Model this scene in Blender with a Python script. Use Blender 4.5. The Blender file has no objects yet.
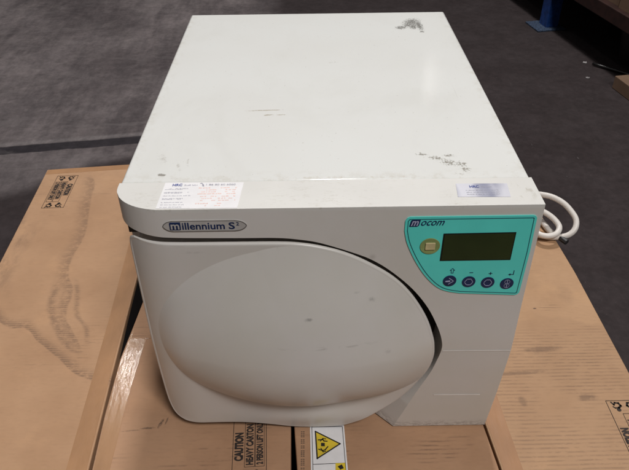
import bpy, bmesh, math, random
from mathutils import Vector, Matrix
random.seed(7)
C = bpy.context.scene.collection
PI = math.pi

# ------------------------------------------------------------------ helpers
def lin(r, g, b):
    f = lambda c: c/12.92 if c <= .04045 else ((c+.055)/1.055)**2.4
    return (f(r/255), f(g/255), f(b/255), 1)

def link(name, me, mat=None, parent=None, smooth=False):
    o = bpy.data.objects.new(name, me); C.objects.link(o)
    if mat: me.materials.append(mat)
    if parent: o.parent = parent
    if smooth:
        for p in me.polygons: p.use_smooth = True
    return o

def obj(name, bm, mat=None, parent=None, smooth=False):
    bmesh.ops.recalc_face_normals(bm, faces=bm.faces[:])
    me = bpy.data.meshes.new(name); bm.to_mesh(me); bm.free()
    return link(name, me, mat, parent, smooth)

def bevel(o, w, seg=3, ang=35):
    m = o.modifiers.new('bevel', 'BEVEL'); m.width = w; m.segments = seg
    m.limit_method = 'ANGLE'; m.angle_limit = math.radians(ang); m.harden_normals = False
    return o

def autosmooth(o, ang=40):
    me = o.data
    for p in me.polygons: p.use_smooth = True
    try: me.set_sharp_from_angle(angle=math.radians(ang))
    except Exception: pass

def thing(name, label, cat, loc=(0, 0, 0), group=None):
    o = bpy.data.objects.new(name, None); C.objects.link(o); o.location = loc
    o['label'] = label; o['category'] = cat
    if group: o['group'] = group
    return o

def tag(o, label, cat, group=None):
    o['label'] = label; o['category'] = cat
    if group: o['group'] = group
    return o

def box(bm, x0, x1, y0, y1, z0, z1):
    v = [bm.verts.new((x, y, z)) for z in (z0, z1) for x, y in ((x0, y0), (x1, y0), (x1, y1), (x0, y1))]
    for f in ((3, 2, 1, 0), (4, 5, 6, 7), (0, 1, 5, 4), (1, 2, 6, 5), (2, 3, 7, 6), (3, 0, 4, 7)):
        bm.faces.new([v[i] for i in f])

def prism(bm, pts, h0, h1, fr=lambda a, b, h: (a, b, h)):
    lo = [bm.verts.new(fr(a, b, h0)) for a, b in pts]; hi = [bm.verts.new(fr(a, b, h1)) for a, b in pts]
    bm.faces.new(lo[::-1]); bm.faces.new(hi)
    n = len(pts)
    for i in range(n):
        j = (i+1) % n; bm.faces.new((lo[i], lo[j], hi[j], hi[i]))

TOP = lambda a, b, h: (a, b, h)                 # drawn on a horizontal surface
FRONT = lambda a, b, h: (a, -h, b)              # drawn on the machine's front

def line(bm, pts, w, h0, h1, fr, closed=False):
    n = len(pts); rng = range(n if closed else n-1)
    for i in rng:
        a = Vector(pts[i]); b = Vector(pts[(i+1) % n]); d = (b-a)
        if d.length < 1e-7: continue
        d.normalize(); p = Vector((-d.y, d.x))*w/2; e = d*w*.45
        prism(bm, [tuple(a-e-p), tuple(b+e-p), tuple(b+e+p), tuple(a-e+p)], h0, h1, fr)

def circle(cx, cy, rx, ry=None, n=40, a0=0, a1=2*PI):
    ry = rx if ry is None else ry
    return [(cx+rx*math.cos(a0+(a1-a0)*i/n), cy+ry*math.sin(a0+(a1-a0)*i/n)) for i in range(n)]

def rrect(x0, x1, y0, y1, r, n=6):
    P = []
    for cx, cy, s in ((x1-r, y1-r, 0), (x0+r, y1-r, 1), (x0+r, y0+r, 2), (x1-r, y0+r, 3)):
        for i in range(n+1):
            a = PI/2*(s+i/n); P.append((cx+r*math.cos(a), cy+r*math.sin(a)))
    return P

def text(bm, body, origin, right, up, w, h, hh, fr, shear=0, bold=0.0):
    """lettering fitted into a w x h rectangle at origin on a surface"""
    cu = bpy.data.curves.new('t', 'FONT'); cu.body = body; cu.size = 1; cu.offset = bold
    cu.shear = shear; cu.resolution_u = 3
    ob = bpy.data.objects.new('t', cu); C.objects.link(ob)
    bpy.context.view_layer.update()
    me = bpy.data.meshes.new_from_object(ob.evaluated_get(bpy.context.evaluated_depsgraph_get()))
    bpy.data.objects.remove(ob); bpy.data.curves.remove(cu)
    vs = [v.co.copy() for v in me.vertices]
    if not vs: return
    x0 = min(v.x for v in vs); x1 = max(v.x for v in vs); y0 = min(v.y for v in vs); y1 = max(v.y for v in vs)
    R = Vector(right); U = Vector(up); O = Vector(origin)
    nv = []
    for v in vs:
        p = O + R*((v.x-x0)/(x1-x0)*w) + U*((v.y-y0)/(y1-y0)*h)
        nv.append(bm.verts.new(fr(p.x, p.y, hh)))
    for p in me.polygons:
        try: bm.faces.new([nv[i] for i in p.vertices])
        except ValueError: pass
    bpy.data.meshes.remove(me)

def tube(bm, pts, r, n=14, sub=10):
    P = [Vector(p) for p in pts]; Q = []
    for i in range(len(P)-1):
        a = P[max(i-1, 0)]; b = P[i]; c = P[i+1]; d = P[min(i+2, len(P)-1)]
        for k in range(sub):
            t = k/sub
            Q.append(.5*((2*b)+(c-a)*t+(2*a-5*b+4*c-d)*t*t+(3*b-a-3*c+d)*t**3))
    Q.append(P[-1]); rings = []; nrm = None
    for i, p in enumerate(Q):
        d = (Q[min(i+1, len(Q)-1)]-Q[max(i-1, 0)]).normalized()
        if nrm is None: nrm = d.orthogonal().normalized()
        nrm = (nrm-d*nrm.dot(d)).normalized(); b = d.cross(nrm)
        rings.append([bm.verts.new(p+r*(math.cos(2*PI*k/n)*nrm+math.sin(2*PI*k/n)*b)) for k in range(n)])
    for i in range(len(rings)-1):
        for k in range(n):
            bm.faces.new((rings[i][k], rings[i][(k+1) % n], rings[i+1][(k+1) % n], rings[i+1][k]))
    bm.faces.new(rings[0][::-1]); bm.faces.new(rings[-1])

# ------------------------------------------------------------------ materials
class NT:
    def __init__(s, name):
        s.m = bpy.data.materials.new(name); s.m.use_nodes = True; s.t = s.m.node_tree; s.n = s.t.nodes; s.l = s.t.links
        s.b = s.n['Principled BSDF']; s._co = None
    def co(s):
        if s._co is None: s._co = s.n.new('ShaderNodeTexCoord').outputs['Object']
        return s._co
    def xyz(s):
        if not hasattr(s, '_x'):
            q = s.n.new('ShaderNodeSeparateXYZ'); s.l.new(s.co(), q.inputs[0]); s._x = q.outputs
        return s._x
    def put(s, sock, v):
        if isinstance(v, bpy.types.NodeSocket): s.l.new(v, sock)
        else: sock.default_value = v
    def math(s, op, a, b=0, c=None, clamp=False):
        q = s.n.new('ShaderNodeMath'); q.operation = op; q.use_clamp = clamp
        s.put(q.inputs[0], a); s.put(q.inputs[1], b)
        if c is not None: s.put(q.inputs[2], c)
        return q.outputs[0]
    def noise(s, scale, detail=4, rough=.55, stretch=(1, 1, 1), off=(0, 0, 0), dist=0):
        mp = s.n.new('ShaderNodeMapping'); mp.inputs['Scale'].default_value = stretch; mp.inputs['Location'].default_value = off
        s.l.new(s.co(), mp.inputs[0]); q = s.n.new('ShaderNodeTexNoise')
        q.inputs['Scale'].default_value = scale; q.inputs['Detail'].default_value = detail
        q.inputs['Roughness'].default_value = rough; q.inputs['Distortion'].default_value = dist
        s.l.new(mp.outputs[0], q.inputs['Vector']); return q.outputs[0]
    def ramp(s, v, lo, hi, a=0, b=1):
        q = s.n.new('ShaderNodeMapRange'); q.interpolation_type = 'SMOOTHSTEP'
        s.put(q.inputs[0], v); s.put(q.inputs[1], lo); s.put(q.inputs[2], hi); s.put(q.inputs[3], a); s.put(q.inputs[4], b)
        return q.outputs[0]
    def mix(s, fac, a, b, mode='MIX'):
        q = s.n.new('ShaderNodeMix'); q.data_type = 'RGBA'; q.blend_type = mode
        s.put(q.inputs[0], fac); s.put(q.inputs[6], a); s.put(q.inputs[7], b); return q.outputs[2]
    def curve(s, v, pts, lo, hi, olo, ohi):
        """piecewise smooth function of v through pts"""
        q = s.n.new('ShaderNodeFloatCurve'); cm = q.mapping; c = cm.curves[0]
        P = sorted(((a-lo)/(hi-lo), (b-olo)/(ohi-olo)) for a, b in pts)
        c.points[0].location = P[0]; c.points[1].location = P[-1]
        for p in P[1:-1]: c.points.new(*p)
        cm.update()
        t = s.math('DIVIDE', s.math('SUBTRACT', v, lo), hi-lo, clamp=True)
        s.put(q.inputs['Value'], t)
        return s.math('MULTIPLY_ADD', q.outputs[0], ohi-olo, olo)
    def spot(s, ax, ay, cx, cy, rx, ry, rot=0):
        """1 at the middle of an ellipse, 0 outside"""
        c, d = math.cos(rot), math.sin(rot)
        dx = s.math('SUBTRACT', ax, cx); dy = s.math('SUBTRACT', ay, cy)
        u = s.math('ADD', s.math('MULTIPLY', dx, c/rx), s.math('MULTIPLY', dy, d/rx))
        v = s.math('ADD', s.math('MULTIPLY', dx, -d/ry), s.math('MULTIPLY', dy, c/ry))
        r = s.math('SQRT', s.math('ADD', s.math('MULTIPLY', u, u), s.math('MULTIPLY', v, v)))
        return s.ramp(r, 1, 0)
    def bump(s, h, strength=.2, dist=.001):
        q = s.n.new('ShaderNodeBump'); q.inputs['Strength'].default_value = strength; q.inputs['Distance'].default_value = dist
        s.l.new(h, q.inputs['Height']); s.l.new(q.outputs[0], s.b.inputs['Normal'])
    def fin(s, col, rough=.5, metal=0, coat=0):
        s.put(s.b.inputs['Base Color'], col); s.put(s.b.inputs['Roughness'], rough)
        s.b.inputs['Metallic'].default_value = metal; s.b.inputs['Coat Weight'].default_value = coat
        return s.m

def plain(name, col, rough=.5, metal=0, coat=0, var=.08, scale=60):
    s = NT(name); n = s.noise(scale, 4)
    dark = tuple(c*(1-var) for c in col[:3])+(1,)
    s.bump(s.noise(scale*8, 2), .05, .0005)
    return s.fin(s.mix(s.ramp(n, .35, .65), dark, col), rough, metal, coat)

WHITE = (.705, .71, .69, 1); PLAST = (.66, .635, .61, 1); DIRT = (.22, .19, .15, 1)

def mat_casing():
    s = NT('painted_steel'); X = s.xyz(); x, y, z = X[0], X[1], X[2]
    top = s.ramp(z, .398, .402)
    col = s.mix(s.ramp(s.noise(5, 4), .35, .7), WHITE, (.69, .69, .665, 1))
    # large scuffs rubbed through the paint
    def rub(spots, sc, th, c, amt):
        nonlocal col
        m = None
        for q in spots:
            k = s.spot(x, y, *q); m = k if m is None else s.math('MAXIMUM', m, k)
        n = s.noise(sc, 5, .7)
        v = s.math('ADD', n, s.math('MULTIPLY', m, .27))
        f = s.math('MULTIPLY', s.math('MULTIPLY', s.ramp(v, th-.15, th-.01), s.ramp(m, .0, .35)), amt)
        col = s.mix(s.math('MULTIPLY', f, top), col, c)
    rub([(.166, .578, .024, .036, -.5), (.177, .562, .012, .048, .05), (.166, .556, .016, .024, 0), (.145, .552, .020, .014, .5), (.158, .563, .018, .014, .5), (.178, .530, .007, .008, 0)], 330, .74, (.12, .115, .10, 1), .8)
    rub([(.134, .102, .020, .010, -.35), (.147, .092, .022, .014, -.3), (.161, .088, .014, .012, .2), (.164, .076, .012, .010, 0), (.118, .112, .014, .008, 0), (.150, .108, .014, .008, 0)], 330, .80, (.20, .18, .14, 1), .75)
    rub([(.155, .066, .022, .006, -.2), (.178, .530, .006, .007, 0), (.090, .47, .006, .005, 0), (.02, .40, .02, .006, .1)], 400, .86, (.36, .33, .28, 1), .5)
    rub([(-.190, .073, .009, .0042, -.1)], 160, .66, (.20, .18, .15, 1), .8)
    rub([(-.172, .088, .006, .030, .25), (-.163, .10, .004, .03, .1), (-.195, .11, .012, .03, .4)], 240, .86, (.42, .40, .36, 1), .5)
    rub([(-.08, .236, .036, .0022, .03), (-.072, .222, .010, .003, .1), (-.055, .222, .010, .002, 0)], 200, .68, (.38, .33, .25, 1), .7)
    rub([(.02, .062, .24, .007, 0)], 90, .86, (.50, .45, .36, 1), .4)
    # fine hairline scratches and specks
    h = s.noise(260, 2, .5, (1, .02, 1)); k = s.noise(9, 3)
    col = s.mix(s.math('MULTIPLY', s.math('MULTIPLY', s.ramp(h, .70, .76), s.ramp(k, .55, .7)), .25), col, (.45, .43, .38, 1))
    sp = s.noise(330, 1, .5)
    col = s.mix(s.math('MULTIPLY', s.ramp(sp, .74, .80), .5), col, (.3, .27, .22, 1))
    sm = s.noise(4.5, 5, .65, (1, .5, 1), (5, 2, 0), .6)
    col = s.mix(s.math('MULTIPLY', s.ramp(sm, .52, .72), .22), col, (.56, .55, .51, 1))
    rim = s.math('MAXIMUM', s.ramp(s.math('ABSOLUTE', x), .215, .233), s.ramp(y, .085, .056))
    col = s.mix(s.math('MULTIPLY', s.math('MULTIPLY', rim, s.ramp(s.noise(70, 5, .7), .45, .65)), .35), col, (.50, .46, .38, 1))
    s.bump(s.noise(900, 2), .05, .0002)
    s.b.inputs['Specular IOR Level'].default_value = .32
    return s.fin(col, s.ramp(s.noise(14, 4), .3, .7, .10, .15), 0, 0)

def mat_plastic(name, base, grime=True):
    s = NT(name); X = s.xyz(); x, y, z = X[0], X[1], X[2]
    col = s.mix(s.ramp(s.noise(7, 4), .3, .7), base, tuple(c*.94 for c in base[:2])+(base[2]*.90, 1))
    if grime:
        top = s.ramp(z, .398, .402)
        # yellowed scratches on the ledge over the front
        n = s.noise(120, 5, .75, (1, 2.4, 1)); wide = s.noise(9, 2)
        f = s.math('MULTIPLY', s.math('MULTIPLY', s.ramp(n, .52, .68), s.ramp(wide, .40, .64)), .38)
        col = s.mix(s.math('MULTIPLY', top, f), s.mix(top, col, (.66, .65, .62, 1)), (.36, .32, .24, 1))
        n2 = s.noise(160, 4, .7, (1, .3, 1))
        m2 = s.spot(x, y, .215, .028, .026, .03)
        col = s.mix(s.math('MULTIPLY', s.math('MULTIPLY', s.ramp(n2, .50, .66), m2), top), col, (.45, .42, .36, 1))
        # scuffed bottom edge
        foot = s.ramp(z, .022, .006); n3 = s.noise(160, 4, .7, (1, 1, 2))
        col = s.mix(s.math('MULTIPLY', s.math('MULTIPLY', foot, s.ramp(n3, .40, .62)), .45), col, (.14, .12, .11, 1))
        sp = s.spot(x, z, .052, .335, .006, .006)
        col = s.mix(s.math('MULTIPLY', sp, .3), col, DIRT)
    else:
        for cx, cz, rx, rz, a in ((-.022, .262, .012, .006, .5), (.053, .281, .010, .008, .35), (.035, .292, .008, .004, .25),
                                  (.075, .205, .010, .010, .2), (-.15, .345, .03, .004, .15)):
            m = s.spot(x, z, cx, cz, rx, rz); n = s.noise(170, 4, .7)
            col = s.mix(s.math('MULTIPLY', s.ramp(s.math('MULTIPLY', m, n), .22, .62), a*1.3), col, (.22, .21, .20, 1))
        l = s.spot(x, z, .0, .222, .085, .0035); n = s.noise(60, 3, .6, (1, 1, 4))
        col = s.mix(s.math('MULTIPLY', s.math('MULTIPLY', l, s.ramp(n, .5, .6)), .4), col, (.24, .22, .20, 1))
    dust = s.noise(420, 2, .6)
    col = s.mix(s.math('MULTIPLY', s.ramp(dust, .70, .78), .2), col, (.3, .28, .25, 1))
    s.bump(s.noise(1500, 2), .12, .0002)
    return s.fin(col, s.ramp(s.noise(12, 3), .3, .7, .30, .42))

def mat_card(name, seed, base=(.44, .285, .175, 1), extra=None):
    s = NT(name); X = s.xyz(); x, y, z = X[0], X[1], X[2]
    o = (seed*3.1, seed*1.7, seed)
    b2 = (base[0]*.86, base[1]*.83, base[2]*.80, 1); b3 = (base[0]*1.1, base[1]*1.08, base[2]*1.03, 1)
    col = s.mix(s.ramp(s.noise(6, 5, .6, off=o), .35, .68), base, b2)
    col = s.mix(s.math('MULTIPLY', s.ramp(s.noise(14, 5, .6, off=o), .5, .75), .6), col, b3)
    fib = s.noise(240, 3, .7, (.25, 1, 1), o)
    col = s.mix(s.math('MULTIPLY', s.ramp(fib, .45, .75), .18), col, (base[0]*.55, base[1]*.52, base[2]*.5, 1))
    flute = s.math('SINE', s.math('MULTIPLY', s.math('ADD', y, s.math('MULTIPLY', s.noise(5, 2), .006)), 2*PI/.0068))
    st = s.ramp(flute, -.3, .9)
    GR = (.115, .068, .046, 1)
    # rubbed flute tips in random patches
    pt = s.noise(5.5, 4, .65, (1, 1.8, 1), o)
    brk = s.noise(55, 4, .65, (.4, 1, 1), o)
    col = s.mix(s.math('MULTIPLY', s.math('MULTIPLY', s.ramp(pt, .50, .66), s.ramp(brk, .48, .62)), s.math('MULTIPLY', st, .38)), col, GR)
    gr = s.noise(420, 2, .6); col = s.mix(s.math('MULTIPLY', s.ramp(gr, .68, .78), .3), col, (.14, .09, .06, 1))
    if extra: col = extra(s, col, x, y, z, st, brk, GR)
    s.bump(s.math('ADD', s.math('MULTIPLY', flute, .07), s.noise(40, 4, off=o)), .22, .0012)
    return s.fin(col, .78)

def ex_left(s, col, x, y, z, st, brk, GR):
    wob = s.math('MULTIPLY', s.math('SUBTRACT', s.noise(9, 3), .5), .014)
    st = s.ramp(s.math('SINE', s.math('MULTIPLY', s.math('ADD', y, s.math('MULTIPLY', s.noise(5, 2), .006)), 2*PI/.0050)), -.3, .9); brk = s.noise(120, 4, .7, (.6, .8, 1))
    def vband(pts, w0, w1, y0, y1, amt, side):
        nonlocal col
        f = s.curve(y, pts, .0, .8, -.7, -.3)
        d = s.math('SUBTRACT', s.math('ADD', x, wob), f)
        if side: d = s.math('MULTIPLY', d, side)
        # one crisp side, one fading side
        k = s.math('MULTIPLY', s.ramp(d, -w1, 0), s.ramp(d, w0, 0))
        k = s.math('MULTIPLY', k, s.math('MULTIPLY', s.ramp(y, y0, y0+.03), s.ramp(y, y1, y1-.03)))
        k = s.math('MULTIPLY', k, s.math('MULTIPLY', s.math('MULTIPLY_ADD', st, .5, .5), s.ramp(brk, .30, .60)))
        col = s.mix(s.math('MULTIPLY', k, amt), col, GR)
    vband([(.75, -.545), (.70, -.518), (.62, -.505), (.50, -.485), (.42, -.488), (.37, -.478), (.33, -.460), (.27, -.455), (.22, -.43), (.16, -.40), (.0, -.40)], .0045, .034, .17, .74, .62, 1)
    vband([(.75, -.545), (.40, -.500), (.34, -.492), (.29, -.487), (.24, -.462), (.19, -.43), (.16, -.40), (.0, -.38)], .012, .012, .16, .36, .65, 1)
    vband([(.75, -.52), (.36, -.460), (.32, -.448), (.27, -.436), (.22, -.405), (.0, -.38)], .008, .008, .18, .37, .6, 1)
    f = s.curve(x, [(-.66, .40), (-.62, .335), (-.585, .275), (-.545, .235), (-.51, .23), (-.485, .205), (-.44, .165), (-.39, .125), (-.30, .10)], -.7, -.3, 0, .5)
    d = s.math('SUBTRACT', s.math('ADD', y, wob), f)
    k = s.math('MULTIPLY', s.ramp(d, -.003, .001), s.ramp(d, .028, 0))
    k = s.math('MULTIPLY', k, s.math('MULTIPLY', s.math('MULTIPLY_ADD', st, .5, .5), s.ramp(brk, .3, .55)))
    col = s.mix(s.math('MULTIPLY', k, .7), col, GR)
    # grubby outer edge
    e = s.math('MULTIPLY', s.ramp(x, -.56, -.63), s.ramp(y, .62, .50)); n = s.noise(30, 5, .7, (1, .4, 1))
    col = s.mix(s.math('MULTIPLY', s.math('MULTIPLY', e, s.ramp(n, .42, .66)), .55), col, GR)
    return col

def ex_right(s, col, x, y, z, st, brk, GR):
    # abraded darker front part with a wavy limit, paler skin above it
    lim = s.math('ADD', y, s.math('MULTIPLY', s.math('SUBTRACT', s.noise(9, 3, .5, off=(2, 1, 0)), .5), .13))
    low = s.ramp(lim, .235, .222)
    col = s.mix(s.math('MULTIPLY', low, .28), col, (.30, .18, .105, 1))
    pt = s.noise(11, 3, .6, (1, .9, 1), (4, 9, 0)); n = s.noise(95, 5, .75, (.45, 1.2, 1), (3, 3, 0))
    dash = s.math('MULTIPLY', s.math('MULTIPLY', s.ramp(pt, .34, .56), s.ramp(n, .38, .56)), st)
    zone = s.math('MULTIPLY', s.ramp(y, .235, .18), .32)
    col = s.mix(s.math('MULTIPLY', dash, zone), col, GR)
    for cx, cy, rx, ry, a in ((.36, .165, .06, .012, .5), (.30, .115, .10, .008, .45), (.40, .065, .03, .012, .5), (.30, .06, .012, .02, .4),
                              (.44, .30, .03, .05, .15), (.375, .262, .006, .003, 1.0), (.29, .42, .012, .01, .35), (.30, .385, .012, .009, .35), (.36, .395, .02, .006, .3)):
        m = s.spot(x, y, cx, cy, rx, ry, .05); q = s.noise(90, 4, .7)
        col = s.mix(s.math('MULTIPLY', s.ramp(s.math('MULTIPLY', m, q), .12, .45), a), col, GR)
    return col

def ex_mid(s, col, x, y, z, st, brk, GR):
    for cx, cy, rx, ry, a in ((.150, -.025, .05, .03, .5), (.02, -.03, .02, .03, .5), (.19, -.01, .03, .02, .3)):
        m = s.spot(x, y, cx, cy, rx, ry); n = s.noise(60, 4, .7, (.3, 1.6, 1))
        col = s.mix(s.math('MULTIPLY', s.math('MULTIPLY', s.ramp(m, 0, .5), s.ramp(n, .44, .60)), s.math('MULTIPLY', st, a)), col, GR)
    return col

def ex_centre(s, col, x, y, z, st, brk, GR):
    # a torn, creased scar
    for cx, cy, rx, ry, r, a in ((-.262, .022, .022, .003, .05, .8), (-.244, .030, .005, .016, -.35, .9), (-.236, .034, .003, .014, -.2, .7), (-.285, .018, .03, .0022, .1, .5)):
        m = s.spot(x, y, cx, cy, rx*1.3, ry*1.5, r); n = s.noise(260, 5, .8)
        col = s.mix(s.math('MULTIPLY', s.ramp(s.math('MULTIPLY', m, n), .28, .5), a), col, GR)
    return col

def mat_tape(name, seed, base, rough, spec=.3):
    s = NT(name); o = (seed, seed*2, 0)
    n = s.noise(18, 4, .6, (1, .5, 1), o)
    col = s.mix(s.ramp(n, .35, .7), base, tuple(c*.82 for c in base[:3])+(1,))
    w = s.noise(70, 3, .6, (1.2, .35, 1), o); w2 = s.noise(16, 3, .5, (2, .5, 1), o)
    s.bump(s.math('ADD', w, s.math('MULTIPLY', w2, 2)), .45, .0010)
    s.b.inputs['Specular IOR Level'].default_value = spec
    return s.fin(col, rough, 0, 0)

def mat_floor():
    s = NT('concrete_stains_and_shadow'); X = s.xyz(); x, y = X[0], X[1]
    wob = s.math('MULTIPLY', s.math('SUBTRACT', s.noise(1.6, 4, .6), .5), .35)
    bx = s.curve(y, [(0, -3.6), (1.2, -1.75), (1.55, -1.26), (1.76, -.98), (2.0, -.62), (4.0, -.26), (6, -.1)], 0, 6, -4, 0)  # limit of the dark concrete; near left it includes the boxes' painted shadow
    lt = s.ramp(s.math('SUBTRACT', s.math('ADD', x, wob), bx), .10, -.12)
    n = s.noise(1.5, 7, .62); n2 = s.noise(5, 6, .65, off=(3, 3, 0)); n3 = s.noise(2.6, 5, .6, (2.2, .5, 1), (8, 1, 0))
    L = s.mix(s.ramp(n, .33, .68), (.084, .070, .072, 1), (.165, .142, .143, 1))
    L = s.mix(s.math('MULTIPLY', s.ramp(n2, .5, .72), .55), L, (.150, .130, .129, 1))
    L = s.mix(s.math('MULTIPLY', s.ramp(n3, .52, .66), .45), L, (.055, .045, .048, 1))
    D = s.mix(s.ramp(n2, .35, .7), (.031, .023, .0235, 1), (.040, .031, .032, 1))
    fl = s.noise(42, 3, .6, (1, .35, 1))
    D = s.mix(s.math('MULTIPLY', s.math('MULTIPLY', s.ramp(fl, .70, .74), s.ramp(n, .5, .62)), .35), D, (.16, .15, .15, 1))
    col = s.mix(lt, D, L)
    # dark expansion joint
    j = s.math('SUBTRACT', y, s.math('MULTIPLY_ADD', x, .14, 2.115))
    jj = s.math('ABSOLUTE', s.math('ADD', j, s.math('MULTIPLY', s.math('SUBTRACT', s.noise(9, 4), .5), .02)))
    col = s.mix(s.math('MULTIPLY', s.ramp(jj, .040, .030), s.ramp(x, .4, .2)), col, (.026, .022, .026, 1))
    col = s.mix(s.math('MULTIPLY', s.math('MULTIPLY', s.ramp(x, -.4, -.6), s.ramp(s.math('ABSOLUTE', s.math('SUBTRACT', j, .055)), .03, 0), s.ramp(n2, .4, .6)), .5), col, (.21, .19, .19, 1))
    f1 = s.noise(26, 8, .75, off=(1, 7, 0)); f2 = s.noise(14, 6, .7, (1, .25, 1), (6, 2, 0)); f3 = s.noise(3.4, 7, .7, (.5, 2.0, 1), (2, 5, 0), 1.2)
    col = s.mix(1.0, col, s.mix(s.ramp(f1, .3, .7), (.80, .80, .80, 1), (1.22, 1.22, 1.22, 1)), 'MULTIPLY')
    col = s.mix(s.math('MULTIPLY', lt, .8), col, s.mix(1.0, col, s.mix(s.ramp(f2, .35, .65), (.82, .82, .83, 1), (1.2, 1.19, 1.18, 1)), 'MULTIPLY'))
    col = s.mix(s.math('MULTIPLY', s.math('MULTIPLY', s.ramp(f3, .52, .66), lt), .35), col, (.17, .15, .15, 1))
    # grains of grit
    g = s.noise(130, 2, .5); col = s.mix(s.math('MULTIPLY', s.ramp(g, .74, .78), .4), col, (.24, .22, .21, 1))
    # round water mark
    r1 = s.spot(x, y, .80, 1.30, .07, .09); col = s.mix(s.math('MULTIPLY', s.ramp(r1, .1, .3), .22), col, (.10, .09, .085, 1))
    s.bump(s.noise(60, 4), .2, .002)
    s.b.inputs['Specular IOR Level'].default_value = .25
    return s.fin(col, s.ramp(n, .3, .7, .80, .95))


M = dict(
    casing=mat_casing(), fascia=mat_plastic('moulded_plastic', PLAST), door=mat_plastic('door_plastic', (.63, .605, .58, 1), False),
    teal=plain('teal_membrane', (.11, .74, .66, 1), .38, var=.05, scale=20), tealline=plain('dark_teal_line', (.012, .10, .13, 1), .4),
    navy=plain('navy_ink', (.006, .026, .10, 1), .4, var=.3), lcd=plain('unlit_display', (.030, .043, .013, 1), .2, var=.2, scale=12),
    bezel=plain('display_edge', (.006, .008, .006, 1), .3), glyph=plain('pale_print', (.42, .44, .62, 1), .5),
    lens=plain('yellowed_lens', (.30, .37, .14, 1), .3, var=.25), chip=plain('cream_sensor', (.66, .56, .30, 1), .35, var=.2),
    plate=plain('grey_nameplate', (.47, .45, .43, 1), .35, var=.1), plateline=plain('nameplate_rim', (.22, .205, .19, 1), .4),
    ink=plain('black_print', (.035, .024, .02, 1), .8, var=.4, scale=200), faint=plain('faint_print', (.17, .105, .07, 1), .8, var=.3, scale=200),
    grey=plain('grey_print', (.36, .36, .42, 1), .7), red=plain('faded_red_print', (.80, .48, .40, 1), .7, var=.1, scale=300),
    paper=plain('white_paper', (.78, .77, .78, 1), .6, var=.05), blueink=plain('blue_print', (.06, .09, .30, 1), .6),
    seam=plain('pale_seam_edge', (.90, .89, .87, 1), .35), slot=plain('dark_recess', (.03, .028, .026, 1), .7),
    yellow=plain('warning_yellow', (.72, .53, .035, 1), .5, var=.12), black=plain('black_ink', (.012, .011, .011, 1), .5),
    cable=plain('white_cable', (.70, .66, .62, 1), .42, var=.06, scale=30), plug=plain('black_rubber', (.02, .02, .022, 1), .5),
    blue=plain('blue_rack_paint', (.012, .055, .24, 1), .45, var=.45, scale=35), beam=plain('dark_beam_paint', (.035, .013, .010, 1), .5, var=.4, scale=25),
    orange=plain('orange_beam_paint', (.16, .045, .015, 1), .5, var=.3), dark=plain('dark_plastic', (.018, .011, .012, 1), .45, var=.3),
    steel=plain('dull_steel', (.10, .10, .10, 1), .4, 1), scrap=plain('scrap_paper', (.36, .34, .34, 1), .7),
    dusty=plain('dusty_steel_plate', (.05, .08, .14, 1), .6, var=.6, scale=90),
    card_l=mat_card('cardboard_scuffed', 1, (.450, .268, .152, 1), ex_left), card_c=mat_card('cardboard_plain', 2, (.44, .256, .150, 1), ex_centre),
    card_m=mat_card('cardboard_middle', 3, (.43, .250, .145, 1), ex_mid), card_r=mat_card('cardboard_worn', 4, (.440, .268, .150, 1), ex_right),
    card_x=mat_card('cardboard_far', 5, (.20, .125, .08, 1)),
    tape=mat_tape('brown_tape', 1, (.40, .215, .105, 1), .45), tape2=mat_tape('clear_tape', 5, (.42, .24, .130, 1), .15, .6),
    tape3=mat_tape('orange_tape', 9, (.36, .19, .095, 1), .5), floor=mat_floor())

def foil():
    s = NT('silver_foil'); x = s.xyz()[0]
    n = s.noise(38, 2, .5, (1, .25, 1)); s.bump(n, .25, .001)
    return s.fin(s.mix(s.ramp(n, .38, .62), (.25, .26, .36, 1), (.66, .66, .72, 1)), .35, .25)
M['foil'] = foil()
M['sheet'] = plain('gap_shade_black', (.006, .005, .005, 1), .9); M['sheet'].node_tree.nodes['Principled BSDF'].inputs['Specular IOR Level'].default_value = .05

# ------------------------------------------------------------------ ground
bm = bmesh.new(); v = [bm.verts.new(p) for p in ((-40, -40, -.6), (40, -40, -.6), (40, 60, -.6), (-40, 60, -.6))]; bm.faces.new(v)
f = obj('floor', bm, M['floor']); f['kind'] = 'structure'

# ------------------------------------------------------------------ the sterilizer
H = .404
root = thing('tabletop_sterilizer', 'white tabletop sterilizer with round bulging door and teal control panel, standing on cardboard boxes', 'sterilizer')

bm = bmesh.new(); box(bm, -.2335, .2335, .0555, .634, .012, H-.0012)
cas = bevel(obj('casing', bm, M['casing'], root), .0035, 4); autosmooth(cas)
for sx in (-.19, .19):
    for sy in (.10, .58):
        bm = bmesh.new(); prism(bm, circle(sx, sy, .018, n=24), 0, .0125); obj('rubber_foot', bm, M['plug'], root)

YB = .017
def yb(z): return YB*max(0, (.19-z)/.19)**1.25
def yl(x):
    t = min(1, max(0, (-.176-x)/.058)); return .046*(1-math.sqrt(max(0, 1-t*t)))
def yfront(x, z): return yb(z)+yl(x)

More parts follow.
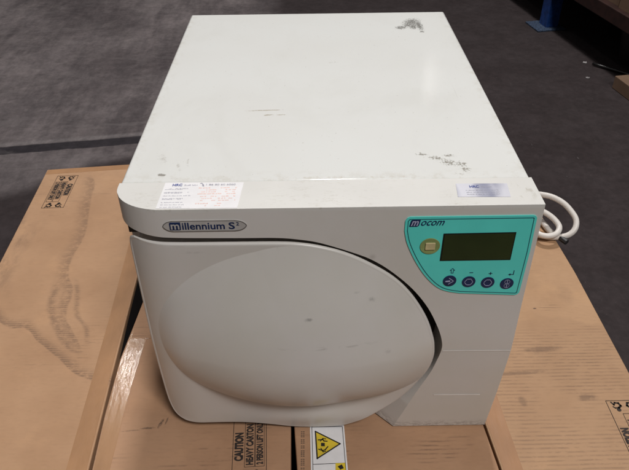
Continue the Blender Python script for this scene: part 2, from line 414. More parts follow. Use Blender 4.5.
# cut-out in the fascia (x, z), from the left end of the ledge round to the foot
CUT = [(-.234, .3715), (-.215, .370), (-.17, .3662), (-.10, .3645), (-.056, .3639), (-.03, .3610), (-.006, .3555), (.033, .3400), (.054, .3290), (.0756, .3121), (.1014, .2854), (.1227, .2543), (.1384, .2200),
       (.1458, .1960), (.1470, .1799), (.1437, .1598), (.1376, .1324), (.1222, .0848), (.1116, .0480), (.0982, .003)]
def smooth_path(P, n=5):
    Q = []
    for i in range(len(P)-1):
        a = Vector(P[max(i-1, 0)]); b = Vector(P[i]); c = Vector(P[i+1]); d = Vector(P[min(i+2, len(P)-1)])
        for k in range(n):
            t = k/n; Q.append(tuple(.5*((2*b)+(c-a)*t+(2*a-5*b+4*c-d)*t*t+(3*b-a-3*c+d)*t**3)))
    return Q+[P[-1]]
cut = smooth_path(CUT)
out = cut+[(.232, .003), (.2345, .08), (.2365, .178), (.2355, .25), (.2350, .33), (.2345, H), (-.234, H)]
bm = bmesh.new(); bm.faces.new([bm.verts.new((a, 0, b)) for a, b in out])
def slice_(bm, ax, vals):
    no = (1, 0, 0) if ax == 0 else (0, 0, 1)
    for v_ in vals:
        co = (v_, 0, 0) if ax == 0 else (0, 0, v_)
        bmesh.ops.bisect_plane(bm, geom=bm.verts[:]+bm.edges[:]+bm.faces[:], plane_co=co, plane_no=no, dist=1e-6)
slice_(bm, 0, [-.2325+.0045*i for i in range(14)]+[-.2338, -.2332, -.2, 0, .1])
slice_(bm, 2, [.02*i for i in range(1, 11)])
be = [e for e in bm.edges if e.is_boundary]
r = bmesh.ops.extrude_edge_only(bm, edges=be)
nv = [g for g in r['geom'] if isinstance(g, bmesh.types.BMVert)]
nvs = set(nv)
for v_ in bm.verts:
    x_, z_ = v_.co.x, v_.co.z
    if v_ in nvs:
        v_.co.y = .0545
        if z_ < .16 and x_ < .15:      # the recess wall slants inwards low down
            v_.co.x -= .038*min(1, (.16-z_)/.10)
    else: v_.co.y = yfront(x_, z_)
fas = obj('front_fascia', bm, M['fascia'], root); autosmooth(fas, 32); bevel(fas, .0022, 3, 40)
# rear wall of the recess behind the door
bm = bmesh.new(); box(bm, -.214, .228, .046, .0552, .030, .36)
obj('door_recess', bm, M['slot'], root)
bm = bmesh.new(); box(bm, -.2328, -.2, .0475, .0550, .340, .374); obj('gap_shade_block', bm, M['slot'], root)  # added dark block, stands in for shade at the gap's left end

# lower service flap: pale seams
bm = bmesh.new()
def seam_line(bm, pts, w):
    for i in range(len(pts)-1):
        (a, b), (c, d) = pts[i], pts[i+1]
        q = []
        for (x_, z_) in ((a, b-w/2), (c, d-w/2), (c, d+w/2), (a, b+w/2)):
            q.append(bm.verts.new((x_, yfront(x_, z_)-.0007, z_)))
        bm.faces.new(q)
seam_line(bm, [(.1485, .179), (.19, .1785), (.2355, .1778)], .0016)
obj('service_flap_seam', bm, M['seam'], root)
bm = bmesh.new(); seam_line(bm, [(.148, .083), (.18, .0825), (.212, .082)], .0024); obj('service_flap_grip', bm, M['seam'], root)

# door --------------------------------------------------------------
OUT = [(-.2165, .3600), (-.20, .3590), (-.16, .3575), (-.10, .3570), (-.056, .3566), (-.030, .3550), (-.006, .3505), (.0205, .3415), (.0490, .3258), (.0792, .3030), (.1028, .2745), (.1230, .2375), (.1342, .2044),
       (.1375, .1874), (.1385, .1681), (.1340, .1411), (.1197, .1035), (.0948, .0641), (.0622, .0345), (.0444, .0214), (.0248, .0090), (.003, .0050), (-.0204, .0045), (-.048, .0065), (-.081, .0140), (-.124, .0195), (-.192, .0190),
       (-.2080, .0215), (-.2185, .0290), (-.2240, .0460), (-.2262, .08), (-.2265, .22), (-.2262, .33), (-.2252, .349), (-.2225, .3565)]
o2 = smooth_path(OUT, 5)+[OUT[0]]
cx, cz, ea, eb, dome = -.033, .207, .177, .143, .037
def ray_r(th):
    dx, dz = math.cos(th), math.sin(th); best = None
    for i in range(len(o2)-1):
        x0, z0 = o2[i][0]-cx, o2[i][1]-cz; x1, z1 = o2[i+1][0]-cx, o2[i+1][1]-cz
        ex, ez = x1-x0, z1-z0; den = dx*ez-dz*ex
        if abs(den) < 1e-12: continue
        t = (x0*ez-z0*ex)/den; s_ = (x0*dz-z0*dx)/den
        if t > 0 and -1e-6 <= s_ <= 1+1e-6: best = t if best is None else max(best, t)
    return best
def ydoor(x_, z_, rho):
    pw = 2.1+.5*(.5-.5*math.sin(math.atan2(z_-cz, x_-cx)))**2.2
    y_ = yfront(x_, z_)
    if rho < 1: y_ -= (dome-.019*(z_-cz)/eb)*(1-rho**pw)
    # pull lip swelling out at the foot of the door
    lip = math.exp(-((z_-.035)/.022)**2)*math.exp(-((x_-.0)/.085)**2); y_ -= .006*lip
    return y_
bm = bmesh.new(); N = 400
ctr = bm.verts.new((cx, ydoor(cx, cz, 0), cz)); rings = []
fr_in = [(i+1)/26 for i in range(26)]; fr_out = [(i+1)/10 for i in range(10)]
ths = [2*PI*i/N for i in range(N)]
cols = []
for th in ths:
    ro = ray_r(th)-.0035; re = 1/math.sqrt((math.cos(th)/ea)**2+(math.sin(th)/eb)**2); tt = math.atan2(math.sin(th), math.cos(th)); w_ = min(1, max(0, (tt+1.1)/.9)) if tt < 1.9 else 0; w_ = w_*w_*(3-2*w_)
    if tt > 1.2: w_ *= max(0, (1.9-tt)/.7)
    re = re*(1-w_)+ro*1.03*w_; re_ = min(re, ro*.985)
    c_ = []
    for k in fr_in:
        rr = re_*k; x_, z_ = cx+rr*math.cos(th), cz+rr*math.sin(th); c_.append((x_, ydoor(x_, z_, rr/re), z_))
    for k in fr_out:
        rr = re_+(ro-re_)*k; x_, z_ = cx+rr*math.cos(th), cz+rr*math.sin(th); c_.append((x_, ydoor(x_, z_, rr/re), z_))
    ye = c_[-1][1]
    for k in range(1, 6):                                  # rounded rim
        a = k/5*PI/2; rr = ro+.0035*math.sin(a); x_, z_ = cx+rr*math.cos(th), cz+rr*math.sin(th)
        c_.append((x_, ye+.0035*(1-math.cos(a)), z_))
    rr = ro-.006; c_.append((cx+rr*math.cos(th), ye+.006, cz+rr*math.sin(th))); c_.append((c_[-1][0], .0445, c_[-1][2]))
    cols.append([bm.verts.new(p) for p in c_])
nr = len(cols[0])
for i in range(N):
    a, b = cols[i], cols[(i+1) % N]
    bm.faces.new((ctr, a[0], b[0]))
    for k in range(nr-1): bm.faces.new((a[k], b[k], b[k+1], a[k+1]))
door = obj('door', bm, M['door'], root)
for p in door.data.polygons: p.use_smooth = True
# crisp crease where the bulge meets the flat surround
me = door.data
try: me.set_sharp_from_angle(angle=math.radians(12))
except Exception: pass

# control panel -----------------------------------------------------
panel = thing('control_panel', '', ''); del panel['label']; del panel['category']; panel.parent = root
arc = smooth_path([(.0855, .372), (.0895, .355), (.099, .3325), (.111, .311), (.1225, .296), (.133, .2865), (.144, .2815), (.158, .2785)], 5)
TE = arc+[(.19, .2765), (.2235, .2745)]+[(.2265, .2755), (.2285, .2785)]+[(.2295, .34), (.2285, .3870), (.2270, .3895), (.2240, .3905), (.0905, .3905), (.0875, .389), (.0855, .3855)]
bm = bmesh.new(); prism(bm, TE, -.001, .0011, FRONT); obj('membrane', bm, M['teal'], panel)
cxp = sum(p[0] for p in TE)/len(TE); 
def inset(P, d):
    n = len(P); Q = []
    for i in range(n):
        a = Vector(P[i-1]); b = Vector(P[i]); c = Vector(P[(i+1) % n]); t = (c-a).normalized(); nrm = Vector((-t.y, t.x)); Q.append(tuple(b+nrm*d))
    return Q
IN = inset(TE, .0032)
bm = bmesh.new(); line(bm, IN, .0007, .0011, .0014, FRONT, True); obj('border_line', bm, M['tealline'], panel)
bm = bmesh.new(); prism(bm, [(.1288, .3290), (.2092, .3290), (.2092, .3682), (.1290, .3676)], .0008, .0016, FRONT)
disp = obj('display', bm, M['bezel'], panel)
bm = bmesh.new(); prism(bm, [(.1302, .3303), (.2080, .3303), (.2080, .3668), (.1303, .3662)], .0015, .0019, FRONT)
obj('screen', bm, M['lcd'], disp)
bm = bmesh.new(); prism(bm, circle(.1155, .3505, .0113, .0112, 48), .0010, .0020, FRONT); sen = obj('indicator', bm, M['lens'], panel); bevel(sen, .0006, 2)
bm = bmesh.new(); prism(bm, rrect(.1100, .1212, .3462, .3560, .001), .0019, .0034, FRONT); bevel(obj('sensor_window', bm, M['chip'], sen), .0007, 2)
BT = [(.1435, .2985), (.1660, .2968), (.1885, .2952), (.2112, .2930)]
for i, (bx, bz) in enumerate(BT):
    bm = bmesh.new(); prism(bm, circle(bx, bz, .0079, .0083, 40), .0010, .0018, FRONT); bt = obj('button', bm, M['navy'], panel); bevel(bt, .0005, 2)
    g = bmesh.new(); h0, h1 = .0018, .0021
    if i == 0:
        line(g, [(bx-.001, bz+.0045), (bx+.0045, bz), (bx-.001, bz-.0045)], .0007, h0, h1, FRONT)
        prism(g, [(bx-.0050, bz+.0003), (bx+.0005, bz+.0011), (bx+.0005, bz-.0011), (bx-.0050, bz-.0012)], h0, h1, FRONT)
    elif i < 3:
        line(g, [(bx-.0045, bz+.0010), (bx-.0022, bz+.0044), (bx+.0022, bz+.0044), (bx+.0047, bz), (bx+.0022, bz-.0044), (bx-.0022, bz-.0044), (bx-.0047, bz-.0010)], .0006, h0, h1, FRONT, True)
    else:
        line(g, circle(bx, bz+.0030, .0030, n=18), .0006, h0, h1, FRONT, True)
        line(g, circle(bx, bz-.0030, .0030, n=18), .0006, h0, h1, FRONT, True)
        line(g, [(bx, bz-.0052), (bx, bz-.001)], .0007, h0, h1, FRONT)
        line(g, [(bx, bz+.001), (bx, bz+.0050)], .0006, h0, h1, FRONT)
    obj('button_symbol', g, M['glyph'], bt)
g = bmesh.new(); h0, h1 = .0011, .0014
bx = .1450; bz = .3135
line(g, [(bx-.0012, bz-.0032), (bx-.0012, bz+.0008), (bx-.0026, bz+.0008), (bx, bz+.0038), (bx+.0026, bz+.0008), (bx+.0012, bz+.0008), (bx+.0012, bz-.0032)], .0006, h0, h1, FRONT, True)
line(g, [(.1655, .3105), (.1690, .3105)], .0008, h0, h1, FRONT)
line(g, [(.1880, .3088), (.1915, .3088)], .0008, h0, h1, FRONT); line(g, [(.18975, .3071), (.18975, .3105)], .0008, h0, h1, FRONT)
line(g, [(.2165, .3125), (.2165, .3068), (.2122, .3068)], .0008, h0, h1, FRONT); prism(g, [(.2105, .3068), (.2132, .3083), (.2132, .3053)], h0, h1, FRONT)
obj('key_symbols', g, M['navy'], panel)
g = bmesh.new(); prism(g, [(.0900, .3776), (.0990, .3776), (.1008, .3792), (.1022, .3868), (.0935, .3872), (.0915, .3855)], .0011, .0014, FRONT)
lb = obj('logo_badge', g, M['navy'], panel)
g = bmesh.new(); text(g, 'm', (.0918, .3790), (1, 0), (.12, 1), .0078, .0066, .0017, FRONT, .2, .02); obj('badge_letter', g, M['glyph'], lb)
g = bmesh.new(); text(g, 'ocom', (.1024, .3788), (1, 0), (.18, 1), .0252, .0066, .0014, FRONT, .2, .012); obj('logo_lettering', g, M['navy'], panel)

# name plate --------------------------------------------------------
P = smooth_path([(-.1790, .3826), (-.1775, .3855), (-.1735, .3885), (-.168, .3900)], 4)+smooth_path([(-.100, .3900), (-.0935, .3888), (-.0890, .3860), (-.0868, .3826), (-.0890, .3792), (-.0935, .3764), (-.100, .3752)], 4)+smooth_path([(-.168, .3752), (-.1735, .3767), (-.1775, .3797)], 4)
bm = bmesh.new(); prism(bm, P, -.001, .0009, FRONT); npl = obj('nameplate', bm, M['plate'], root)
bm = bmesh.new(); line(bm, inset(P[::-1], .0006), .0006, .0009, .0012, FRONT, True); obj('plate_rim', bm, M['plateline'], npl)
g = bmesh.new(); prism(g, [(-.1712, .3775), (-.1602, .3775), (-.1590, .3782), (-.1590, .3878), (-.1700, .3878), (-.1712, .3868)], .0009, .0012, FRONT)
text(g, 'illennium', (-.1575, .3780), (1, 0), (0, 1), .0465, .0094, .0012, FRONT, 0, .018)
text(g, 'S', (-.1068, .3780), (1, 0), (0, 1), .0068, .0092, .0012, FRONT, 0, .018)
text(g, '2', (-.0985, .3828), (1, 0), (0, 1), .0032, .0046, .0012, FRONT, 0, .02)
obj('plate_lettering', g, M['navy'], npl)
g = bmesh.new(); text(g, 'm', (-.1697, .3787), (1, 0), (0, 1), .0093, .0068, .0015, FRONT, 0, .02); obj('plate_initial', g, M['plate'], npl)

# stickers on the ledge ----------------------------------------------
Z = H
bm = bmesh.new(); prism(bm, [(-.1835, .0020), (-.0960, .0010), (-.0925, .0520), (-.1815, .0535)], Z-.0005, Z+.0004); st = obj('sticker', bm, M['paper'], root)
st['label'] = 'white paper service sticker with faded red and grey print'
rnd = random.Random(3)
def scrib(bm, x0, x1, y, h, z, dens=.8):
    """small illegible print: a row of word-like dashes"""
    x_ = x0
    while x_ < x1:
        w = rnd.uniform(.0012, .0045); e = min(x_+w, x1)
        if rnd.random() < dens:
            k = x_
            while k < e:
                q = rnd.uniform(.0004, .0008); hh = h*rnd.choice((.6, .7, 1)); prism(bm, [(k, y), (k+q, y), (k+q, y+hh), (k, y+hh)], z, z+.0002); k += q+.0004
        x_ = e+.0012
g = bmesh.new(); text(g, 'HRC', (-.1725, .0455), (1, 0), (0, 1), .0110, .0050, Z+.0007, TOP, 0, .03); obj('sticker_heading', g, M['blueink'], st)
g = bmesh.new(); scrib(g, -.1590, -.1450, .0462, .0026, Z+.0004, 1)
prism(g, [(-.1420, .0505), (-.1395, .0500), (-.1385, .0450), (-.1365, .0445), (-.1372, .0480), (-.1400, .0520)], Z+.0004, Z+.0007)
text(g, '1 86 80 60 6060', (-.1345, .0460), (1, 0), (0, 1), .0330, .0034, Z+.0007, TOP, 0, 0)
for y_, e in ((.0400, -.154), (.0385, -.160), (.0325, -.152), (.0310, -.160), (.0255, -.150), (.0200, -.157), (.0185, -.160), (.0125, -.156), (.0080, -.153), (.0035, -.156)):
    scrib(g, -.1795, e, y_, .0013, Z+.0004, .9)
obj('sticker_print', g, M['grey'], st)
g = bmesh.new()
for y_ in (.0405, .0365, .0325, .0285, .0235, .0195, .0155, .0095, .0055):
    scrib(g, -.1420, -.1000 if y_ > .012 else -.112, y_, .0018, Z+.0004, .62)
obj('sticker_red_print', g, M['red'], st)
bm = bmesh.new(); prism(bm, [(.1435, .0165), (.2010, .0150), (.2035, .0420), (.1460, .0430)], Z-.0005, Z+.0004); st2 = obj('sticker', bm, M['foil'], root)
st2['label'] = 'silver foil service sticker with blue heading'
g = bmesh.new(); text(g, 'HRC', (.1600, .0335), (1, 0), (0, 1), .0105, .0050, Z+.0007, TOP, 0, .03); obj('sticker_heading', g, M['blueink'], st2)
g = bmesh.new(); scrib(g, .1730, .1840, .0345, .0026, Z+.0004, 1)
for y_ in (.0280, .0240, .0200): scrib(g, .1545, .1900, y_, .0014, Z+.0004, .9)
obj('sticker_print', g, M['grey'], st2)

# ------------------------------------------------------------------ cardboard boxes under the machine
def card_box(pts, mat, label, nm='cardboard_box', z0=-.5985, z1=0, grp='cardboard boxes making the platform'):
    t = thing(nm, label, 'box', (0, 0, 0), grp)
    bm = bmesh.new(); prism(bm, pts, z0, z1); o = obj('carton', bm, mat, t); bevel(o, .002, 3)
    return t
L = card_box([(-.322, -.34), (-.331, -.046), (-.338, .114), (-.343, .24), (-.349, .40), (-.360, .786), (-.460, .779), (-.642, .760), (-.634, .60), (-.625, .414), (-.592, -.34)][::-1], M['card_l'],
             'leftmost cardboard box, with dark curved scuff trails and small far caution print')
Cc = card_box([(-.051, -.34), (-.0505, -.05), (-.0515, .02), (-.062, .77), (-.345, .775), (-.326, .40), (-.3225, .31), (-.328, .23), (-.3335, .16), (-.3315, .05), (-.3260, -.05), (-.315, -.34)], M['card_c'],
              'cardboard box under the left of the machine, with glossy tape and CAUTION print')
Mm = card_box([(.251, -.34), (.2365, -.05), (.2310, .02), (.205, .77), (-.055, .77), (-.0465, .02), (-.0415, -.05), (-.028, -.34)][::-1], M['card_m'],
              'cardboard box under the right of the machine, bearing the yellow warning triangle sticker')
R = card_box([(.485, -.34), (.4845, .05), (.483, .114), (.479, .359), (.473, .465), (.460, .77), (.212, .77), (.2345, .02), (.2400, -.05), (.2545, -.34)], M['card_r'],
             'rightmost cardboard box, with rows of dark rub marks, beside the dark floor')

def strip(parent, pts, mat, z=.0004, name='packing_tape'):
    bm = bmesh.new(); prism(bm, pts, -.0005, z); return obj(name, bm, mat, parent)
strip(L, [(-.3245, -.338), (-.3335, -.046), (-.3405, .114), (-.3455, .24), (-.3515, .40), (-.362, .77), (-.400, .768), (-.381, .385), (-.374, .259), (-.368, .115), (-.3625, -.031), (-.352, -.338)][::-1], M['tape'])
strip(L, [(-.640, .738), (-.470, .756), (-.363, .762), (-.3625, .7845), (-.460, .7770), (-.639, .7585)], M['tape'], .0003)
strip(Cc, [(-.3110, -.338), (-.3235, -.05), (-.3290, .05), (-.3308, .16), (-.3255, .23), (-.3240, .2045), (-.2740, .2040), (-.2990, .2036), (-.3030, .10), (-.3010, -.05), (-.291, -.338)][::-1], M['tape2'])
strip(R, [(.2570, -.338), (.2425, -.05), (.2370, .02), (.2145, .76), (.245, .76), (.262, .10), (.2655, .02), (.2690, -.05), (.282, -.338)][::-1], M['tape3'])

def fig(bm, ox, oy, s, T):
    """little lifting figure: head, bent body, arms and load"""
    head = [T(ox+a*s, oy+b*s) for a, b in circle(.78, .45, .17, n=20)]; prism(bm, head, .0003, .0006)
    for pl, w in (([(.62, .50), (.40, .72), (.15, .62)], .16), ([(.15, .62), (.10, .35), (.30, .22)], .13), ([(.30, .22), (.05, .08)], .11), ([(.55, .60), (.62, .22), (.48, .10)], .09)):
        line(bm, [T(ox+a*s, oy+b*s) for a, b in pl], w*s, .0003, .0006, TOP)

def caution(parent, ox, oy, ang, mirror=False):
    """framed caution print; local u runs along the text, v towards the letter tops"""
    ca, sa = math.cos(ang), math.sin(ang)
    def T(u, v): return (ox+u*ca-v*sa, oy+u*sa+v*ca)
    bm = bmesh.new(); Lg, Wd, w = .132, .0475, .0007
    line(bm, [T(0, 0), T(Lg, 0), T(Lg, Wd), T(0, Wd)], w, .0003, .0006, TOP, True)
    u0, u1 = .026, .108
    for v0, v1 in ((.003, .0155), (.0165, .0305)): line(bm, [T(u0, v0), T(u1, v0), T(u1, v1), T(u0, v1)], w*.8, .0003, .0006, TOP, True)
    R_ = (ca, sa); U_ = (-sa, ca)
    text(bm, 'CAUTION', T(u0+.010, .0325), R_, U_, .047, .0128, .0006, TOP, 0, .06)
    text(bm, 'HEAVY CARTON', T(u0+.003, .0182), R_, U_, .068, .0106, .0006, TOP, 0, .05)
    text(bm, '2 PERSON LIFT ONLY', T(u0+.003, .0045), R_, U_, .072, .0096, .0006, TOP, 0, .05)
    fig(bm, 0, 0, .019, lambda a, b: T(.003+a, .005+b)); fig(bm, 0, 0, .019, lambda a, b: T(.003+a, .042-b))
    fig(bm, 0, 0, .019, lambda a, b: T(.130-a, .005+b)); fig(bm, 0, 0, .019, lambda a, b: T(.130-a, .042-b))
    return obj('caution_print', bm, M['ink'], parent)
caution(Cc, -.0830, -.0700, PI/2+.05)
caution(R, .4735, -.0735, PI/2+.005)
caution(L, -.6080, .7300, -PI/2+.03)

bm = bmesh.new(); prism(bm, [(-.3470, .372), (-.3410, .24), (-.3362, .165), (-.3338, .166), (-.3312, .235), (-.3262, .300), (-.3290, .372)][::-1], -.30, -.006)  # added black strip, standing in for deep shade between the two left boxes
tag(obj('gap_shade_sheet', bm, M['sheet'], None), 'black sheet added as shade in the gap beside the leftmost cardboard box', 'sheet')
# warning sticker on the middle box
bm = bmesh.new(); prism(bm, [(-.0215, -.115), (.0300, -.115), (.0265, .022), (-.0235, .022)], -.0004, .0004); ws = obj('warning_sticker', bm, M['paper'], Mm)
g = bmesh.new(); line(g, [(-.0190, -.112), (.0272, -.112), (.0240, .0190), (-.0206, .0190)], .0008, .0004, .0006, TOP, True)
line(g, [(-.0190, -.0430), (.0255, -.0415)], .0008, .0004, .0006, TOP)
text(g, 'LIFT', (-.0105, -.0660), (1, 0), (0, 1), .0170, .0135, .0006, TOP, 0, .03)
obj('sticker_border', g, M['black'], ws)
g = bmesh.new(); tri = [(-.0155, .0110), (-.0135, -.0340), (.0195, -.0105)]; prism(g, tri, .0004, .0007)
prism(g, [(.0115, -.0560), (.0255, -.0560), (.0250, -.0415), (.0118, -.0420)], .0004, .0008)
obj('warning_triangle', g, M['yellow'], ws)
g = bmesh.new(); line(g, tri, .0018, .0007, .0010, TOP, True)
prism(g, [(-.0078, -.0085), (-.0024, -.0088), (-.0024, -.0142), (-.0078, -.0140)], .0007, .0010)
line(g, [(-.0115, -.0035), (-.0050, -.0030), (-.0035, -.0055), (.0010, -.0060)], .0016, .0007, .0010, TOP); line(g, [(-.0085, -.0055), (-.0050, -.0012), (-.0010, -.0020)], .0013, .0007, .0010, TOP)
line(g, [(-.0110, -.0190), (-.0055, -.0215), (-.0020, -.0200), (.0018, -.0150)], .0016, .0007, .0010, TOP); line(g, [(-.0080, -.0175), (-.0050, -.0235), (-.0015, -.0225)], .0013, .0007, .0010, TOP)
prism(g, [(.0145, -.0470), (.0205, -.0440), (.0230, -.0500), (.0180, -.0520)], .0008, .0010)
obj('warning_symbol', g, M['black'], ws)
# faint rows of small print beside it
g = bmesh.new(); y_ = .012
while y_ > -.30:
    for x_ in (-.0365, -.0335): prism(g, [(x_, y_), (x_+.0021, y_), (x_+.0021, y_-.0016), (x_, y_-.0016)], .0002, .0004)
    y_ -= rnd.choice((.0026, .0030, .0050))
obj('small_print', g, M['faint'], Mm)

# ------------------------------------------------------------------ power cable behind the machine
import mathutils
CAM = Vector((-.016, -.5736, .8)); a_, b_, c_ = .6462, .0044, -.012; FPX = 650.94
fw = Vector((math.sin(b_)*math.cos(a_), math.cos(b_)*math.cos(a_), -math.sin(a_)))
rt = Vector((math.cos(b_), -math.sin(b_), 0)); upv = rt.cross(fw)
rt2 = math.cos(c_)*rt+math.sin(c_)*upv; up2 = -math.sin(c_)*rt+math.cos(c_)*upv
cab = thing('power_cable', 'thick white power cable looping out behind the right side of the machine', 'cable')
c1 = [(.15, .640, .07), (.20, .668, .06), (.30, .640, .048), (.38, .595, .048), (.437, .552, .052), (.454, .537, .058), (.473, .524, .060), (.491, .508, .056), (.503, .491, .048), (.510, .474, .038), (.506, .460, .026), (.493, .454, .0155), (.474, .457, .0085), (.452, .462, .0068), (.41, .48, .0065), (.34, .53, .0065)]
c2 = [(.28, .57, .008), (.29, .60, .02), (.35, .575, .036), (.41, .530, .041), (.440, .511, .040), (.456, .501, .038), (.471, .486, .032), (.477, .467, .026), (.467, .451, .0215), (.450, .446, .0200), (.436, .452, .0190), (.422, .471, .0185), (.36, .51, .018), (.30, .56, .012)]
c3 = [(.26, .60, .007), (.30, .63, .007), (.38, .60, .008), (.437, .560, .008), (.451, .536, .0075), (.460, .508, .0070), (.465, .483, .0068), (.472, .468, .0068), (.480, .454, .008)]
bm = bmesh.new(); tube(bm, c1+c2+c3, .0058); cb = obj('cord', bm, M['cable'], cab, True)
bm = bmesh.new(); d = Vector((.008, -.013, -.001)); p0 = Vector((.477, .458, .009))
tube(bm, [p0, p0+d*.5, p0+d, p0+d*1.35], .0062, 8, 3); bevel(obj('connector', bm, M['plug'], cab), .001, 2)

# ------------------------------------------------------------------ storage rack in the background
A = Vector((1.282, 3.902, 0)); B = Vector((1.521, 2.513, 0)); dr = (B-A).normalized(); nr_ = Vector((-dr.y, dr.x, 0)); 
if nr_.x < 0: nr_ = -nr_
def RK(s_, t_, z_): return A+dr*s_+nr_*t_+Vector((0, 0, z_))
def rbox(bm, s0, s1, t0, t1, z0, z1):
    v = [bm.verts.new(RK(s, t, z)) for z in (z0, z1) for s, t in ((s0, t0), (s1, t0), (s1, t1), (s0, t1))]
    for f_ in ((3, 2, 1, 0), (4, 5, 6, 7), (0, 1, 5, 4), (1, 2, 6, 5), (2, 3, 7, 6), (3, 0, 4, 7)): bm.faces.new([v[i] for i in f_])
# uprights and back kept low enough for the aisle light
rack = thing('pallet_rack', 'dark warehouse storage rack with a blue upright, in shadow behind the machine on the right', 'rack', (0, 0, 0))
bm = bmesh.new(); rbox(bm, .50, .59, .04, .12, -.594, 1.6); bevel(obj('upright', bm, M['blue'], rack), .004, 2)
bm = bmesh.new(); rbox(bm, .50, .59, 1.02, 1.10, -.594, 1.6); bevel(obj('upright', bm, M['blue'], rack), .004, 2)
bm = bmesh.new(); rbox(bm, .46, .63, -.03, .15, -.5995, -.590); bevel(obj('foot_plate', bm, M['dusty'], rack), .002, 2)
bm = bmesh.new(); rbox(bm, .592, 3.2, .02, .07, -.345, -.272); bevel(obj('beam', bm, M['beam'], rack), .004, 2)
bm = bmesh.new(); rbox(bm, -2.5, .498, .02, .07, -.345, -.272); bevel(obj('beam', bm, M['beam'], rack), .004, 2)
bm = bmesh.new(); rbox(bm, -2.5, 3.2, .072, 1.0, -.30, -.275); obj('shelf_deck', bm, M['dark'], rack)
bm = bmesh.new(); rbox(bm, .505, .585, .035, .0395, -.40, -.2); obj('beam_connector', bm, M['orange'], rack)
bm = bmesh.new(); rbox(bm, -2.5, 3.2, 1.12, 1.16, -.599, .25); obj('back_panel', bm, M['dark'], rack)
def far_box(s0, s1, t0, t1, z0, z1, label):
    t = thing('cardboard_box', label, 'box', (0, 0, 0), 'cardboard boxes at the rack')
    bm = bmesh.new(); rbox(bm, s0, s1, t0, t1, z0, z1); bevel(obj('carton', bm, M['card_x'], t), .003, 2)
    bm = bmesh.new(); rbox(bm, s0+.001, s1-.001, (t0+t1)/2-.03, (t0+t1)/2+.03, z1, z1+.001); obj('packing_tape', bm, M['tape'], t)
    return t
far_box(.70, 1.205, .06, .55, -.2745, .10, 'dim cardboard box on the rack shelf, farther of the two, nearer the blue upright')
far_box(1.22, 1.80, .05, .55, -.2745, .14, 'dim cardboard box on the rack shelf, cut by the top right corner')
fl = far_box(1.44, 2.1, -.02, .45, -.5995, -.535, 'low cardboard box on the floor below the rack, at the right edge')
# round bucket in the dark, and a bar
bk = thing('bucket', 'dark round bucket lying in shadow under the rack shelf', 'bucket')
bm = bmesh.new(); q = RK(1.16, .30, 0)
for (r0, r1, z0, z1) in ((.10, .125, -.598, -.42),):
    lo = [bm.verts.new((q.x+r0*math.cos(t), q.y+r0*math.sin(t), z0)) for t in [2*PI*i/40 for i in range(40)]]
    hi = [bm.verts.new((q.x+r1*math.cos(t), q.y+r1*math.sin(t), z1)) for t in [2*PI*i/40 for i in range(40)]]
    hi2 = [bm.verts.new((q.x+(r1-.006)*math.cos(t), q.y+(r1-.006)*math.sin(t), z1)) for t in [2*PI*i/40 for i in range(40)]]
    lo2 = [bm.verts.new((q.x+(r0-.006)*math.cos(t), q.y+(r0-.006)*math.sin(t), z0+.006)) for t in [2*PI*i/40 for i in range(40)]]
    for i in range(40):
        j = (i+1) % 40
        bm.faces.new((lo[i], lo[j], hi[j], hi[i])); bm.faces.new((hi[i], hi[j], hi2[j], hi2[i])); bm.faces.new((hi2[i], hi2[j], lo2[j], lo2[i]))
    bm.faces.new(lo[::-1]); bm.faces.new(lo2)
obj('pail', bm, M['dark'], bk, False)
bm = bmesh.new(); tube(bm, [(q.x+.127*math.cos(t), q.y+.127*math.sin(t), -.418) for t in [2*PI*i/16 for i in range(17)]], .005, 8, 3); obj('rim', bm, M['steel'], bk, True)
bm = bmesh.new(); tube(bm, [RK(1.16, .03, -.588), RK(1.30, .12, -.588), RK(1.46, .22, -.588)], .007, 10, 3)
tag(obj('metal_bar', bm, M['steel'], None, True), 'dull metal bar lying on the floor under the rack shelf', 'bar')
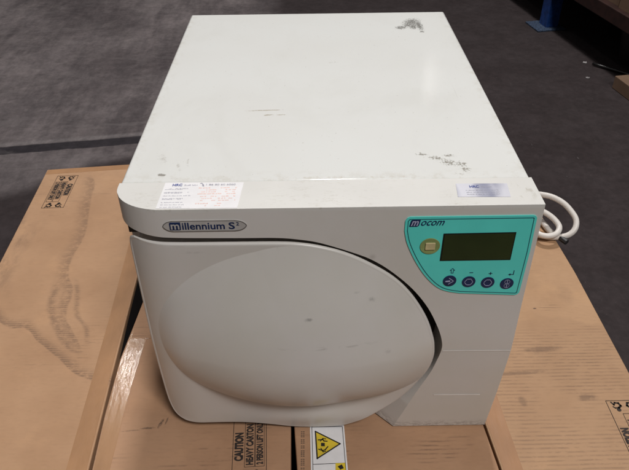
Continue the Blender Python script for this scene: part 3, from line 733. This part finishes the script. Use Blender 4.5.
def scrap(x_, y_, r_, label, seed):
    rr = random.Random(seed); bm = bmesh.new()
    P_ = [(x_+r_*rr.uniform(.5, 1.1)*math.cos(t), y_+r_*rr.uniform(.5, 1.1)*math.sin(t)) for t in [2*PI*i/9 for i in range(9)]]
    lo = [bm.verts.new((a, b, -.5985)) for a, b in P_]; hi = [bm.verts.new((a, b, -.5965+rr.uniform(0, .006))) for a, b in P_]
    c0 = bm.verts.new((x_, y_, -.593))
    bm.faces.new(lo[::-1])
    for i in range(9):
        j = (i+1) % 9; bm.faces.new((lo[i], lo[j], hi[j], hi[i])); bm.faces.new((hi[i], hi[j], c0))
    tag(obj('paper_scrap', bm, M['scrap']), label, 'litter', 'scraps of litter on the floor')
scrap(1.480, 2.80, .014, 'brighter white scrap of litter on the floor at the edge of the rack shadow', 1)
scrap(1.425, 2.60, .011, 'dull pale scrap of litter on the floor, nearer and out of the rack shadow', 2)

# ------------------------------------------------------------------ light
w = bpy.data.worlds.new('World'); bpy.context.scene.world = w; w.use_nodes = True
w.node_tree.nodes['Background'].inputs[0].default_value = (1.0, .965, .95, 1)
w.node_tree.nodes['Background'].inputs[1].default_value = .095
def lamp(loc, target, sx, sy, power, col=(1, .975, .955)):
    l = bpy.data.lights.new('ceiling_lamp', 'AREA'); l.shape = 'RECTANGLE'; l.size = sx; l.size_y = sy; l.energy = power; l.color = col
    o = bpy.data.objects.new('ceiling_lamp', l); C.objects.link(o); o.location = loc
    o.rotation_euler = (Vector(target)-Vector(loc)).to_track_quat('-Z', 'Y').to_euler(); return o
lamp((.7, .6, 5.0), (0, .3, 0), 1.2, 1.2, 22)
lamp((.35, 3.5, 5.6), (0, .2, 0), .5, .5, 215)
lamp((1.5, -2.9, 4.9), (0, .2, 0), 1.1, 1.0, 188)
lamp((2.2, 10.7, 5.0), (0, .3, 0), .06, .06, .6)
lamp((-2.2, 4.7, 5.2), (0, .3, 0), .24, .10, 14)

# ------------------------------------------------------------------ camera
cam = bpy.data.cameras.new('camera'); co = bpy.data.objects.new('camera', cam); C.objects.link(co)
cam.sensor_width = 36; cam.sensor_fit = 'HORIZONTAL'; cam.lens = 36*FPX/629; cam.clip_end = 200; cam.clip_start = .02
R3 = Matrix((rt2, up2, -fw)).transposed(); co.matrix_world = Matrix.Translation(CAM) @ R3.to_4x4()
bpy.context.scene.camera = co
sc = bpy.context.scene
sc.view_settings.view_transform = 'Standard'; sc.view_settings.look = 'None'; sc.view_settings.exposure = 0; sc.view_settings.gamma = 1
sc.render.resolution_x = 1024; sc.render.resolution_y = 765
